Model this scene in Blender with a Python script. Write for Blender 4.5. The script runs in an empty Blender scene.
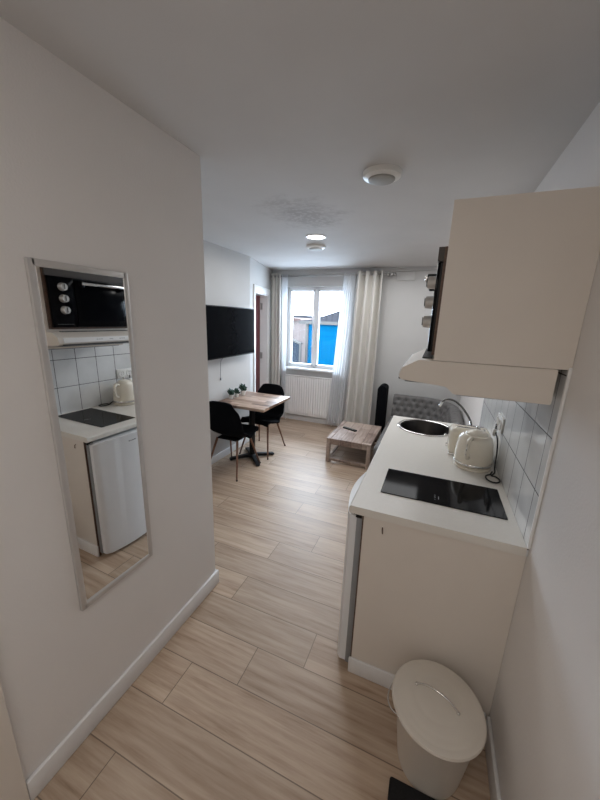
import bpy, bmesh, math, random
from mathutils import Vector, Matrix
random.seed(4)
PI=math.pi
SC=bpy.context.scene
COL=SC.collection

# ------------------------------------------------------------------ materials
def new_mat(name):
    m=bpy.data.materials.new(name); m.use_nodes=True
    nt=m.node_tree; b=nt.nodes['Principled BSDF']; return m,nt,b
def N(nt,t,**k):
    n=nt.nodes.new(t)
    for a,v in k.items(): setattr(n,a,v)
    return n
def mathn(nt,op,a,b=None,c=None):
    n=N(nt,'ShaderNodeMath',operation=op)
    for i,v in enumerate((a,b,c)):
        if v is None: continue
        if isinstance(v,(int,float)): n.inputs[i].default_value=v
        else: nt.links.new(v,n.inputs[i])
    return n.outputs[0]
def mixc(nt,f,a,b,mode='MIX'):
    n=N(nt,'ShaderNodeMix',data_type='RGBA',blend_type=mode)
    for i,v in ((0,f),(6,a),(7,b)):
        if isinstance(v,(int,float)): n.inputs[i].default_value=v
        elif isinstance(v,tuple): n.inputs[i].default_value=(*v,1) if len(v)==3 else v
        else: nt.links.new(v,n.inputs[i])
    return n.outputs[2]
def objco(nt): return N(nt,'ShaderNodeTexCoord').outputs['Object']
def noise(nt,co,scale,detail=3,rough=.5):
    n=N(nt,'ShaderNodeTexNoise'); n.inputs['Scale'].default_value=scale
    n.inputs['Detail'].default_value=detail; n.inputs['Roughness'].default_value=rough
    nt.links.new(co,n.inputs['Vector']); return n.outputs['Fac']
def scaled(nt,co,s):
    n=N(nt,'ShaderNodeMapping'); n.inputs['Scale'].default_value=s; nt.links.new(co,n.inputs['Vector']); return n.outputs[0]
def ramp(nt,f,stops):
    n=N(nt,'ShaderNodeValToRGB'); e=n.color_ramp.elements
    while len(e)>1: e.remove(e[-1])
    e[0].position=stops[0][0]; e[0].color=(*stops[0][1],1)
    for p,c in stops[1:]:
        x=e.new(p); x.color=(*c,1)
    nt.links.new(f,n.inputs[0]); return n.outputs[0]
def bump(nt,b,h,strength=.2,dist=.01):
    n=N(nt,'ShaderNodeBump'); n.inputs['Strength'].default_value=strength; n.inputs['Distance'].default_value=dist
    nt.links.new(h,n.inputs['Height']); nt.links.new(n.outputs[0],b.inputs['Normal'])
def simple(name,col,rough=.5,metal=0,var=.04,nscale=20,bmp=0,bscale=200,coat=0,spec=None):
    m,nt,b=new_mat(name); co=objco(nt)
    f=noise(nt,co,nscale)
    c0=tuple(max(0,c*(1-var)) for c in col); c1=tuple(min(1,c*(1+var)) for c in col)
    nt.links.new(ramp(nt,f,[(.3,c0),(.7,c1)]),b.inputs['Base Color'])
    b.inputs['Roughness'].default_value=rough; b.inputs['Metallic'].default_value=metal
    if coat: b.inputs['Coat Weight'].default_value=coat
    if spec is not None: b.inputs['Specular IOR Level'].default_value=spec
    if bmp: bump(nt,b,noise(nt,co,bscale,2),bmp,.002)
    return m
def emis(name,col,s):
    m,nt,b=new_mat(name); b.inputs['Base Color'].default_value=(*col,1)
    b.inputs['Emission Color'].default_value=(*col,1); b.inputs['Emission Strength'].default_value=s; return m

M={}
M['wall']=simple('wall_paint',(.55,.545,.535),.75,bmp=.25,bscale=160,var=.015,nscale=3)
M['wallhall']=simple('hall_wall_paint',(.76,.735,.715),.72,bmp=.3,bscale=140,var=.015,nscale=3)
M['white']=simple('white_gloss_paint',(.82,.82,.81),.35,var=.01)
M['whitewindow']=simple('window_white_gloss',(.90,.92,.94),.3,var=.005)
M['base']=simple('baseboard_paint',(.76,.76,.76),.4,var=.02)
M['whiteplastic']=simple('white_plastic',(.78,.77,.74),.35,var=.01)
M['greydisc']=simple('grey_plastic_grille',(.38,.37,.34),.6)
M['cream']=simple('cream_laminate',(.72,.665,.60),.5,var=.015,nscale=6)
M['worktop']=simple('worktop_laminate',(.73,.70,.645),.32,var=.015,nscale=60)
M['fridge']=simple('fridge_white',(.76,.78,.80),.28,var=.01,coat=.2)
M['gasket']=simple('grey_gasket',(.26,.27,.28),.6)
M['darkgrey']=simple('dark_grey_plastic',(.05,.05,.05),.6)
M['darksteel']=simple('dark_steel',(.16,.155,.15),.25,metal=1,var=.05)
M['brown']=simple('brown_wood_edge',(.10,.055,.035),.5,var=.25,nscale=60)
M['darksurround']=simple('dark_brown_strip',(.055,.043,.036),.5)
M['black']=simple('black_plastic',(.006,.006,.007),.4,spec=.3)
M['blackmetal']=simple('black_powder_metal',(.004,.004,.005),.45,spec=.3)
M['blackfab']=simple('black_fabric',(.003,.0035,.005),.95,bmp=.4,bscale=600,var=.3,nscale=200,spec=.12)
M['glassblack']=simple('black_glass',(.003,.003,.004),.07,var=.1,spec=.08)
M['tv']=simple('tv_screen',(.003,.0035,.005),.14,var=.1,spec=.035)
M['steelbright']=simple('satin_steel',(.62,.61,.59),.45,metal=.6,var=.03)
M['chrome']=simple('chrome',(.75,.74,.72),.15,metal=1,var=.02)
M['steel']=simple('brushed_steel',(.45,.44,.43),.3,metal=1,var=.05)
M['sinksteel']=simple('dark_sink_steel',(.055,.05,.048),.3,metal=.9,var=.08,nscale=30)
M['creamenamel']=simple('cream_enamel',(.74,.68,.57),.25,var=.01,coat=.4)
M['binenamel']=simple('bin_cream_enamel',(.68,.63,.56),.42,var=.02,nscale=8)
M['copper']=simple('walnut_look_leg',(.20,.095,.055),.35,metal=.25,var=.25,nscale=60)
M['red']=simple('dark_red_paint',(.11,.006,.012),.5,var=.05)
M['mirrorframe']=simple('mirror_frame_silver',(.58,.565,.55),.3,metal=.35,var=.03)
M['mirror'],nt,b=new_mat('mirror_glass'); b.inputs['Metallic'].default_value=1; b.inputs['Roughness'].default_value=.012
nt.links.new(ramp(nt,noise(nt,objco(nt),2),[(0,(.84,.85,.85)),(1,(.87,.88,.88))]),b.inputs['Base Color'])
M['mat']=simple('black_mat',(.008,.008,.009),.95,bmp=.5,bscale=700,var=.3,nscale=150)
M['leaf']=simple('succulent_leaf',(.03,.075,.055),.5,var=.4,nscale=30)
M['soil']=simple('soil',(.05,.035,.025),.95,var=.4,nscale=100)
M['potwhite']=simple('white_ceramic',(.72,.72,.70),.35)
M['lamp']=emis('downlight_lens',(1,.97,.92),9)
M['radiator']=simple('radiator_enamel',(.86,.855,.84),.35,var=.01)
M['sofa']=simple('grey_velvet',(.135,.13,.127),.85,bmp=.3,bscale=300,var=.18,nscale=25)
M['sofadark']=simple('grey_velvet_button',(.07,.068,.066),.85)

def mat_ceiling():
    m,nt,b=new_mat('ceiling_plaster'); co=objco(nt)
    sep=N(nt,'ShaderNodeSeparateXYZ'); nt.links.new(co,sep.inputs[0])
    dx=mathn(nt,'DIVIDE',mathn(nt,'ADD',sep.outputs[0],1.02),.25)
    dy=mathn(nt,'DIVIDE',mathn(nt,'SUBTRACT',sep.outputs[1],2.50),.36)
    r=mathn(nt,'SQRT',mathn(nt,'ADD',mathn(nt,'MULTIPLY',dx,dx),mathn(nt,'MULTIPLY',dy,dy)))
    n1=noise(nt,co,9,6,.65); n2=noise(nt,co,3,3)
    rr=mathn(nt,'ADD',r,mathn(nt,'MULTIPLY',mathn(nt,'SUBTRACT',n1,.5),2.2))
    mask=mathn(nt,'MULTIPLY',mathn(nt,'SMOOTH_MIN',1,mathn(nt,'MAXIMUM',mathn(nt,'SUBTRACT',1.25,rr),0),.1),1)
    mk=mathn(nt,'MULTIPLY',mask,mathn(nt,'GREATER_THAN',noise(nt,co,28,4,.6),.47))
    base=ramp(nt,n2,[(.3,(.62,.61,.60)),(.7,(.65,.64,.63))])
    f=mathn(nt,'MINIMUM',mathn(nt,'ADD',mathn(nt,'MULTIPLY',mk,.35),mathn(nt,'MULTIPLY',mask,.22)),.6)
    nt.links.new(mixc(nt,f,base,(.30,.28,.27)),b.inputs['Base Color'])
    b.inputs['Roughness'].default_value=.8
    h=mathn(nt,'ADD',mathn(nt,'MULTIPLY',noise(nt,co,150,2),.3),mathn(nt,'MULTIPLY',mk,-1.2))
    bump(nt,b,h,.3,.003); return m
M['ceiling']=mat_ceiling()

def wood_grain(nt,co,sx,sy,sz,rnd=None):
    """long grain along the axis with the small scale"""
    c=scaled(nt,co,(sx,sy,sz))
    if rnd is not None:
        a=N(nt,'ShaderNodeVectorMath',operation='ADD'); nt.links.new(c,a.inputs[0]); nt.links.new(rnd,a.inputs[1]); c=a.outputs[0]
    return noise(nt,c,1,7,.62),noise(nt,c,.23,3,.5)
def mat_floor():
    m,nt,b=new_mat('light_oak_laminate'); co=objco(nt)
    sep=N(nt,'ShaderNodeSeparateXYZ'); nt.links.new(co,sep.inputs[0])
    W,L=.204,1.28
    ky=mathn(nt,'DIVIDE',mathn(nt,'SUBTRACT',sep.outputs[1],1.01-5*W*4),W)
    row=mathn(nt,'FLOOR',ky); fy=mathn(nt,'FRACT',ky)
    k5=mathn(nt,'DIVIDE',mathn(nt,'ADD',mathn(nt,'MODULO',row,5),.5),5)
    rp=N(nt,'ShaderNodeValToRGB'); rp.color_ramp.interpolation='CONSTANT'
    e=rp.color_ramp.elements
    vals=[0.0,.207,.758,.45,.79]
    e[0].position=0; e[0].color=(0,0,0,1); e[1].position=.2; e[1].color=(vals[1],)*3+(1,)
    for i in (2,3,4):
        x=e.new(i*.2); x.color=(vals[i],)*3+(1,)
    nt.links.new(k5,rp.inputs[0])
    kx=mathn(nt,'SUBTRACT',mathn(nt,'DIVIDE',mathn(nt,'ADD',sep.outputs[0],.69+L*8),L),rp.outputs[0])
    colm=mathn(nt,'FLOOR',kx); fx=mathn(nt,'FRACT',kx)
    cmb=N(nt,'ShaderNodeCombineXYZ'); nt.links.new(row,cmb.inputs[0]); nt.links.new(colm,cmb.inputs[1])
    wn=N(nt,'ShaderNodeTexWhiteNoise',noise_dimensions='3D'); nt.links.new(cmb.outputs[0],wn.inputs['Vector'])
    sc=N(nt,'ShaderNodeVectorMath',operation='SCALE'); nt.links.new(wn.outputs['Color'],sc.inputs[0]); sc.inputs['Scale'].default_value=40
    g,g2=wood_grain(nt,co,2.6,38,1,sc.outputs[0])
    c=ramp(nt,g,[(.25,(.25,.175,.12)),(.40,(.41,.315,.24)),(.55,(.495,.40,.315)),(.75,(.575,.48,.395))])
    c=mixc(nt,.4,c,ramp(nt,g2,[(.3,(.38,.32,.27)),(.6,(.62,.59,.555))]),'OVERLAY')
    tint=ramp(nt,wn.outputs['Value'],[(0,(.84,.815,.785)),(.5,(.93,.905,.88)),(1,(1.03,1.0,.965))])
    c=mixc(nt,1.0,c,tint,'MULTIPLY')
    dy=mathn(nt,'MULTIPLY',mathn(nt,'MINIMUM',fy,mathn(nt,'SUBTRACT',1,fy)),W)
    dx=mathn(nt,'MULTIPLY',mathn(nt,'MINIMUM',fx,mathn(nt,'SUBTRACT',1,fx)),L)
    d=mathn(nt,'MINIMUM',dx,dy)
    line=mathn(nt,'LESS_THAN',d,.0021)
    nt.links.new(mixc(nt,mathn(nt,'MULTIPLY',line,.75),c,(.10,.07,.05)),b.inputs['Base Color'])
    b.inputs['Roughness'].default_value=.42
    nt.links.new(mathn(nt,'ADD',.34,mathn(nt,'MULTIPLY',g,.2)),b.inputs['Roughness'])
    h=mathn(nt,'SUBTRACT',mathn(nt,'MULTIPLY',g,.25),line)
    bump(nt,b,h,.25,.002); return m
M['floor']=mat_floor()

def mat_wood(name,dark,mid,light,strip,axis,rough=.4,edge=(.05,.03,.02)):
    """butcher-block style wood, strips run along x, their width is counted on axis y"""
    m,nt,b=new_mat(name); co=objco(nt)
    sep=N(nt,'ShaderNodeSeparateXYZ'); nt.links.new(co,sep.inputs[0])
    a,o=(sep.outputs[0],sep.outputs[1]) if axis=='x' else (sep.outputs[1],sep.outputs[0])
    k=mathn(nt,'DIVIDE',mathn(nt,'ADD',o,10),strip); row=mathn(nt,'FLOOR',k); fy=mathn(nt,'FRACT',k)
    kk=mathn(nt,'ADD',mathn(nt,'DIVIDE',mathn(nt,'ADD',a,10),.38),mathn(nt,'MULTIPLY',row,.37)); cl=mathn(nt,'FLOOR',kk)
    cmb=N(nt,'ShaderNodeCombineXYZ'); nt.links.new(row,cmb.inputs[0]); nt.links.new(cl,cmb.inputs[1])
    wn=N(nt,'ShaderNodeTexWhiteNoise',noise_dimensions='3D'); nt.links.new(cmb.outputs[0],wn.inputs['Vector'])
    sc=N(nt,'ShaderNodeVectorMath',operation='SCALE'); nt.links.new(wn.outputs['Color'],sc.inputs[0]); sc.inputs['Scale'].default_value=30
    g,_=wood_grain(nt,co,*((5,40,40) if axis=='x' else (40,5,40)),sc.outputs[0])
    f=mathn(nt,'ADD',mathn(nt,'MULTIPLY',g,.7),mathn(nt,'MULTIPLY',wn.outputs['Value'],.35))
    c=ramp(nt,f,[(.3,dark),(.5,mid),(.75,light)])
    ln=mathn(nt,'LESS_THAN',mathn(nt,'MINIMUM',fy,mathn(nt,'SUBTRACT',1,fy)),.02)
    nt.links.new(mixc(nt,mathn(nt,'MULTIPLY',ln,.6),c,edge),b.inputs['Base Color'])
    b.inputs['Roughness'].default_value=rough; bump(nt,b,g,.1,.001); return m
M['tablewood']=mat_wood('acacia_table_wood',(.11,.06,.04),(.29,.185,.13),(.52,.38,.29),.075,'x')
M['coffeewood']=mat_wood('rustic_coffee_table_wood',(.20,.14,.115),(.36,.275,.23),(.50,.40,.34),.127,'y',.6)

def mat_tiles():
    m,nt,b=new_mat('white_glazed_wall_tiles'); co=objco(nt)
    sep=N(nt,'ShaderNodeSeparateXYZ'); nt.links.new(co,sep.inputs[0])
    W,H=.1745*.96,.2265*.96
    ky=mathn(nt,'DIVIDE',mathn(nt,'SUBTRACT',sep.outputs[1],1.585*.96-8*W),W)
    kz=mathn(nt,'DIVIDE',mathn(nt,'SUBTRACT',sep.outputs[2],1.118*.96+.0692-4*H),H)
    fy=mathn(nt,'FRACT',ky); fz=mathn(nt,'FRACT',kz)
    dy=mathn(nt,'MULTIPLY',mathn(nt,'MINIMUM',fy,mathn(nt,'SUBTRACT',1,fy)),W)
    dz=mathn(nt,'MULTIPLY',mathn(nt,'MINIMUM',fz,mathn(nt,'SUBTRACT',1,fz)),H)
    d=mathn(nt,'MINIMUM',dy,dz); line=mathn(nt,'LESS_THAN',d,.0022)
    v=noise(nt,co,7,4)
    c=ramp(nt,v,[(.3,(.66,.67,.67)),(.7,(.76,.77,.77))])
    nt.links.new(mixc(nt,line,c,(.035,.035,.04)),b.inputs['Base Color'])
    nt.links.new(mathn(nt,'ADD',.09,mathn(nt,'MULTIPLY',line,.6)),b.inputs['Roughness'])
    h=mathn(nt,'ADD',mathn(nt,'MINIMUM',mathn(nt,'MULTIPLY',d,160),1),mathn(nt,'MULTIPLY',noise(nt,co,14,1),.6))
    bump(nt,b,h,.25,.003); return m
M['tiles']=mat_tiles()

def mat_cloth(name,col,transl,transp,weave=500):
    m,nt,b=new_mat(name); co=objco(nt)
    out=nt.nodes['Material Output']
    c=ramp(nt,noise(nt,scaled(nt,co,(40,40,3)),1,3),[(.3,tuple(x*.95 for x in col)),(.7,col)])
    nt.links.new(c,b.inputs['Base Color']); b.inputs['Roughness'].default_value=.85
    t=N(nt,'ShaderNodeBsdfTranslucent'); nt.links.new(c,t.inputs[0])
    mx=N(nt,'ShaderNodeMixShader'); mx.inputs[0].default_value=transl
    nt.links.new(b.outputs[0],mx.inputs[1]); nt.links.new(t.outputs[0],mx.inputs[2])
    last=mx.outputs[0]
    if transp:
        tr=N(nt,'ShaderNodeBsdfTransparent'); m2=N(nt,'ShaderNodeMixShader'); m2.inputs[0].default_value=transp
        nt.links.new(last,m2.inputs[1]); nt.links.new(tr.outputs[0],m2.inputs[2]); last=m2.outputs[0]
    nt.links.new(last,out.inputs[0]); return m
M['curtain']=mat_cloth('cream_curtain_cloth',(.72,.70,.655),.05,0)
M['sheer']=mat_cloth('white_sheer_voile',(.93,.94,.95),.6,.30)

def mat_glass():
    m,nt,b=new_mat('window_glass'); out=nt.nodes['Material Output']
    g=N(nt,'ShaderNodeBsdfGlossy'); g.inputs['Roughness'].default_value=.02
    t=N(nt,'ShaderNodeBsdfTransparent'); t.inputs[0].default_value=(.97,.985,1,1)
    fr=N(nt,'ShaderNodeFresnel'); fr.inputs[0].default_value=1.25
    mx=N(nt,'ShaderNodeMixShader'); nt.links.new(fr.outputs[0],mx.inputs[0])
    nt.links.new(t.outputs[0],mx.inputs[1]); nt.links.new(g.outputs[0],mx.inputs[2]); nt.links.new(mx.outputs[0],out.inputs[0]); return m
M['glass']=mat_glass()

def mat_banded(name,c0,c1,axis,period,lw,rough=.9,metal=0):
    m,nt,b=new_mat(name); b.inputs['Specular IOR Level'].default_value=.05; co=objco(nt)
    sep=N(nt,'ShaderNodeSeparateXYZ'); nt.links.new(co,sep.inputs[0])
    f=mathn(nt,'FRACT',mathn(nt,'DIVIDE',mathn(nt,'ADD',sep.outputs[axis],50),period))
    ln=mathn(nt,'LESS_THAN',f,lw)
    v=ramp(nt,noise(nt,co,4,4),[(.3,tuple(x*.9 for x in c0)),(.7,c0)])
    nt.links.new(mixc(nt,ln,v,c1),b.inputs['Base Color']); b.inputs['Roughness'].default_value=rough; b.inputs['Metallic'].default_value=metal
    bump(nt,b,f,.3,.01); return m
M['bluesiding']=mat_banded('blue_board_siding',(.0,.068,.158),(.0,.046,.118),2,.17,.1)
M['greyshed']=mat_banded('grey_board_cladding',(.025,.035,.05),(.018,.022,.034),0,.12,.1)
M['ext_white']=simple('exterior_white_trim',(.075,.078,.08),.8,spec=.05)
M['roofgrey']=mat_banded('grey_corrugated_roof',(.04,.043,.053),(.027,.03,.036),0,.18,.2)
M['houses']=simple('pale_render',(.115,.098,.098),.8,var=.1,nscale=2)
M['houses2']=simple('distant_render',(.045,.052,.056),.8,var=.2,nscale=3)
M['redroof']=simple('red_roof',(.055,.03,.027),.7)
M['paving']=simple('outside_paving',(.08,.08,.08),.9,var=.2,nscale=3)

# ------------------------------------------------------------------ geometry helpers
def box(bm,a,b,bev=0,seg=2,mtx=None):
    a=Vector(a); b=Vector(b)
    lo=Vector((min(a.x,b.x),min(a.y,b.y),min(a.z,b.z))); hi=Vector((max(a.x,b.x),max(a.y,b.y),max(a.z,b.z)))
    r=bmesh.ops.create_cube(bm,size=1); vs=r['verts']
    s=hi-lo; c=(hi+lo)/2
    for v in vs: v.co=Vector((v.co.x*s.x,v.co.y*s.y,v.co.z*s.z))+c
    if bev>0:
        es=list({e for v in vs for e in v.link_edges})
        rr=bmesh.ops.bevel(bm,geom=es,offset=min(bev,min(s)*.45),segments=seg,profile=.5,affect='EDGES')
        vs=list({v for f in rr['faces'] for v in f.verts}|{v for v in vs if v.is_valid})
    if mtx is not None:
        for v in vs: v.co=mtx@v.co
    return vs
def lathe(bm,prof,c=(0,0,0),n=32,mtx=None,cap=True):
    rings=[]
    for r,z in prof:
        if r<1e-5:
            rings.append([bm.verts.new((c[0],c[1],c[2]+z))])
        else:
            rings.append([bm.verts.new((c[0]+r*math.cos(2*PI*i/n),c[1]+r*math.sin(2*PI*i/n),c[2]+z)) for i in range(n)])
    for A,B in zip(rings,rings[1:]):
        for i in range(n):
            j=(i+1)%n
            if len(A)==1 and len(B)==1: continue
            if len(A)==1: bm.faces.new((A[0],B[j],B[i]))
            elif len(B)==1: bm.faces.new((A[i],A[j],B[0]))
            else: bm.faces.new((A[i],A[j],B[j],B[i]))
    if cap:
        for R,fl in ((rings[0],True),(rings[-1],False)):
            if len(R)>1: bm.faces.new(R[::-1] if fl else R)
    if mtx is not None:
        for R in rings:
            for v in R: v.co=mtx@v.co
def tube(bm,pts,rad,n=10,closed=False):
    pts=[Vector(p) for p in pts]; k=len(pts)
    rads=rad if isinstance(rad,(list,tuple)) else [rad]*k
    rings=[]; prev=None
    for i,p in enumerate(pts):
        if closed: t=(pts[(i+1)%k]-pts[i-1])
        else: t=(pts[min(i+1,k-1)]-pts[max(i-1,0)])
        t.normalize()
        if prev is None:
            u=t.orthogonal().normalized()
        else:
            u=(prev-t*prev.dot(t)).normalized()
        prev=u; w=t.cross(u)
        rings.append([bm.verts.new(p+rads[i]*(math.cos(2*PI*j/n)*u+math.sin(2*PI*j/n)*w)) for j in range(n)])
    prs=list(zip(rings,rings[1:]))+([(rings[-1],rings[0])] if closed else [])
    for A,B in prs:
        for j in range(n):
            q=(j+1)%n; bm.faces.new((A[j],A[q],B[q],B[j]))
    if not closed:
        bm.faces.new(rings[0][::-1]); bm.faces.new(rings[-1])
def prism(bm,poly,y0,y1,axis='y'):
    """poly: list of (a,z); extruded along axis"""
    def P(a,z,t): return (a,t,z) if axis=='y' else ((t,a,z) if axis=='x' else (a,z,t))
    A=[bm.verts.new(P(a,z,y0)) for a,z in poly]; B=[bm.verts.new(P(a,z,y1)) for a,z in poly]
    n=len(poly); bm.faces.new(A); bm.faces.new(B[::-1])
    for i in range(n):
        j=(i+1)%n; bm.faces.new((A[i],B[i],B[j],A[j]))
def grid(bm,nu,nv,fn):
    V=[[bm.verts.new(fn(i/(nu-1),j/(nv-1))) for j in range(nv)] for i in range(nu)]
    for i in range(nu-1):
        for j in range(nv-1): bm.faces.new((V[i][j],V[i+1][j],V[i+1][j+1],V[i][j+1]))
    return V
def smoothpath(pts,k=6):
    pts=[Vector(p) for p in pts]; out=[]
    for i in range(len(pts)-1):
        p0=pts[max(i-1,0)];p1=pts[i];p2=pts[i+1];p3=pts[min(i+2,len(pts)-1)]
        for j in range(k):
            t=j/k
            out.append(.5*((2*p1)+(p2-p0)*t+(2*p0-5*p1+4*p2-p3)*t*t+(3*p1-p0-3*p2+p3)*t**3))
    out.append(pts[-1]); return out
def B(): return bmesh.new()
def obj(name,bm,mat,parent=None,smooth=None,mods=()):
    bmesh.ops.recalc_face_normals(bm,faces=bm.faces)
    me=bpy.data.meshes.new(name); 
    if parent is not None:
        inv=Vector(parent_origin(parent))
        for v in bm.verts: v.co-=inv
    bm.to_mesh(me); bm.free()
    me.materials.append(M[mat] if isinstance(mat,str) else mat)
    o=bpy.data.objects.new(name,me); COL.objects.link(o)
    if parent is not None: o.parent=parent
    if smooth is not None:
        for p in me.polygons: p.use_smooth=True
        if smooth<PI:
            try: me.set_sharp_from_angle(angle=smooth)
            except Exception: pass
    return o
def parent_origin(p):
    v=Vector((0,0,0))
    while p is not None:
        v+=p.location; p=p.parent
    return v
S=math.radians(40)
def thing(name,label,cat,loc=(0,0,0),group=None):
    o=bpy.data.objects.new(name,None); COL.objects.link(o); o.location=loc; o.empty_display_size=.1
    return tag(o,label,cat,group)
def tag(o,label,cat,group=None):
    o['label']=label; o['category']=cat
    if group: o['group']=group
    return o
def struct(name,bm,mat,smooth=None):
    o=obj(name,bm,mat,None,smooth); o['kind']='structure'; return o

# ------------------------------------------------------------------ room
XL,XR,XT,YE,YF,H=-1.165,.411,-2.318,1.484,5.08,2.475
KR=.428                      # wall face in the kitchen block's own measure
KS=.96                       # the kitchen block is sized to the room at the end of its build
KF=-.0721                    # floor level in the kitchen block's own measure
A0=Vector((-2.318,3.86,0)); B0=Vector((-2.655,5.20,0))
dd=(B0-A0).normalized(); nn=Vector((dd.y,-dd.x,0))     # nn points into the room (+x)
LEN=(B0-A0).length
DM=Matrix(((dd.x,nn.x,0,A0.x),(dd.y,nn.y,0,A0.y),(0,0,1,0),(0,0,0,1)))   # local (s, out, z)
b=B(); box(b,(-3.2,-1.5,-.1),(1.0,5.6,0)); struct('floor',b,'floor')
b=B(); box(b,(-3.2,-1.5,H),(1.0,5.6,H+.1)); struct('ceiling',b,'ceiling')
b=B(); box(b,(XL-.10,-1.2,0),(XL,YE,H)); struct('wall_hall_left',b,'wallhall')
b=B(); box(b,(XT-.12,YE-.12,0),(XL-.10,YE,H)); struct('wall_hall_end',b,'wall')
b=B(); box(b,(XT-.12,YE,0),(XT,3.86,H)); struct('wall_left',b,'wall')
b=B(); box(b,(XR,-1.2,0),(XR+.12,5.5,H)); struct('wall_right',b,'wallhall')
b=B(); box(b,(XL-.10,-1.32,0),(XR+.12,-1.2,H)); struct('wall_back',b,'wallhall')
# slanted wall with the doorway
s0,s1,zt=.21,.985,2.075
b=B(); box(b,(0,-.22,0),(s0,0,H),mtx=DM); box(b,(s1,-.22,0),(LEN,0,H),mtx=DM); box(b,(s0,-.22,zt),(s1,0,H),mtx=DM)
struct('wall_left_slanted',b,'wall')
# far wall with window hole
wx0,wx1,wz0,wz1=-2.365,-1.365,.925,2.225
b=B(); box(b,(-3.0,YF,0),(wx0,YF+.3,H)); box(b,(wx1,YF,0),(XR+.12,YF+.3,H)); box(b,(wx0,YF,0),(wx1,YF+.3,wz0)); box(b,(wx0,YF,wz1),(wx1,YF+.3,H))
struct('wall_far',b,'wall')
# baseboards
def bb(name,a,c,mtx=None):
    b=B(); box(b,a,c,.006,2,mtx); struct(name,b,'base',S)
bb('baseboard_hall_left',(XL,.379,0),(XL+.017,YE+.017,.10))
bb('baseboard_hall_end',(XT,YE,0),(XL+.0,YE+.016,.10))
bb('baseboard_left',(XT,YE+.016,0),(XT+.016,3.86,.09))
bb('baseboard_right',(XR-.016,-1.2,0),(XR,1.285,.10))
bb('baseboard_far',(-2.60,YF-.016,0),(XR,YF,.085))
bb('baseboard_slanted',(0.0,0,0),(s0-.06,.016,.09),DM)
# hall door casing (lower left of the photo)
b=B(); box(b,(XL,-.6,0),(XL+.020,.378,2.12),.004)
struct('trim_1',b,'cream')
# shadowed cornice strip over the window wall
b=B(); box(b,(-2.60,YF-.035,2.425),(XR,YF,H),.004); struct('trim_3',b,'wall')
b=B(); box(b,(-.63,YF-.02,2.30),(-.385,YF,2.415),.004); struct('trim_4',b,'wall',S)

# door in the slanted wall
dr=thing('door_1','x','door',A0); 
for k in ('label','category'): del dr[k]
dr['kind']='structure'
b=B(); box(b,(s0,-.165,.01),(s1,-.127,zt),.002,1,DM); obj('door_leaf',b,'red',dr)
b=B(); box(b,(s1-.02,-.127,0),(s1,-.0,zt),0,1,DM); box(b,(s0,-.127,0),(s0+.02,0,zt),0,1,DM); box(b,(s0,-.127,zt-.02),(s1,0,zt),0,1,DM)
obj('door_jamb',b,'white',dr)
b=B(); box(b,(s0-.06,0,0),(s0+.0,.018,zt+.085),.004,2,DM); box(b,(s1,0,0),(s1+.06,.018,zt+.085),.004,2,DM); box(b,(s0,0,zt),(s1,.018,zt+.085),.004,2,DM)
obj('door_casing',b,'white',dr,S)
for z in (1.90,1.12):
    b=B(); box(b,(s1-.026,-.124,z-.05),(s1-.02,-.085,z+.05),.001,1,DM); lathe(b,[(.009,-.055),(.009,.055)],(0,0,0),10,DM@Matrix.Translation((s1-.03,-.122,z)))
    obj('door_hinge',b,'steel',dr,S)

# window
w=thing('window_1','x','window',(wx0,YF+.09,wz0)); 
for k in ('label','category'): del w[k]
w['kind']='structure'
y0,y1=YF+.09,YF+.15
b=B(); t=.032
box(b,(wx0,y0,wz0),(wx0+t,y1,wz1),.005); box(b,(wx1-t,y0,wz0),(wx1,y1,wz1),.005)
box(b,(wx0,y0,wz0),(wx1,y1,wz0+t),.005); box(b,(wx0,y0,wz1-t),(wx1,y1,wz1),.005)
cx=(wx0+wx1)/2+.0; box(b,(cx-.022,y0,wz0),(cx+.022,y1,wz1),.005)
obj('window_frame',b,'whitewindow',w,S)
for (a,c) in ((wx0+t,cx-.022),(cx+.022,wx1-t)):
    b=B(); q=.030; yy0,yy1=y0-.012,y1-.01
    box(b,(a,yy0,wz0+t),(a+q,yy1,wz1-t),.004); box(b,(c-q,yy0,wz0+t),(c,yy1,wz1-t),.004)
    box(b,(a,yy0,wz0+t),(c,yy1,wz0+t+q),.004); box(b,(a,yy0,wz1-t-q),(c,yy1,wz1-t),.004)
    sh=obj('window_sash',b,'whitewindow',w,S)
    b=B(); box(b,(a+q*.7,y0+.02,wz0+t+q*.7),(c-q*.7,y0+.026,wz1-t-q*.7)); obj('pane',b,'glass',sh)
    hx=c-q/2 if c<cx else a+q/2
    b=B(); box(b,(hx-.008,yy0-.006,1.44),(hx+.008,yy0,1.52),.002); box(b,(hx-.006,yy0-.03,1.405),(hx+.006,yy0-.018,1.485),.003); box(b,(hx-.006,yy0-.03,1.475),(hx+.006,yy0,1.487),.002)
    obj('window_handle',b,'whiteplastic',sh,S)
b=B(); box(b,(wx0-.0,YF-.07,wz0-.03),(wx1+.0,YF+.09,wz0+.002),.006); obj('window_sill',b,'whitewindow',w,S)

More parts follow.
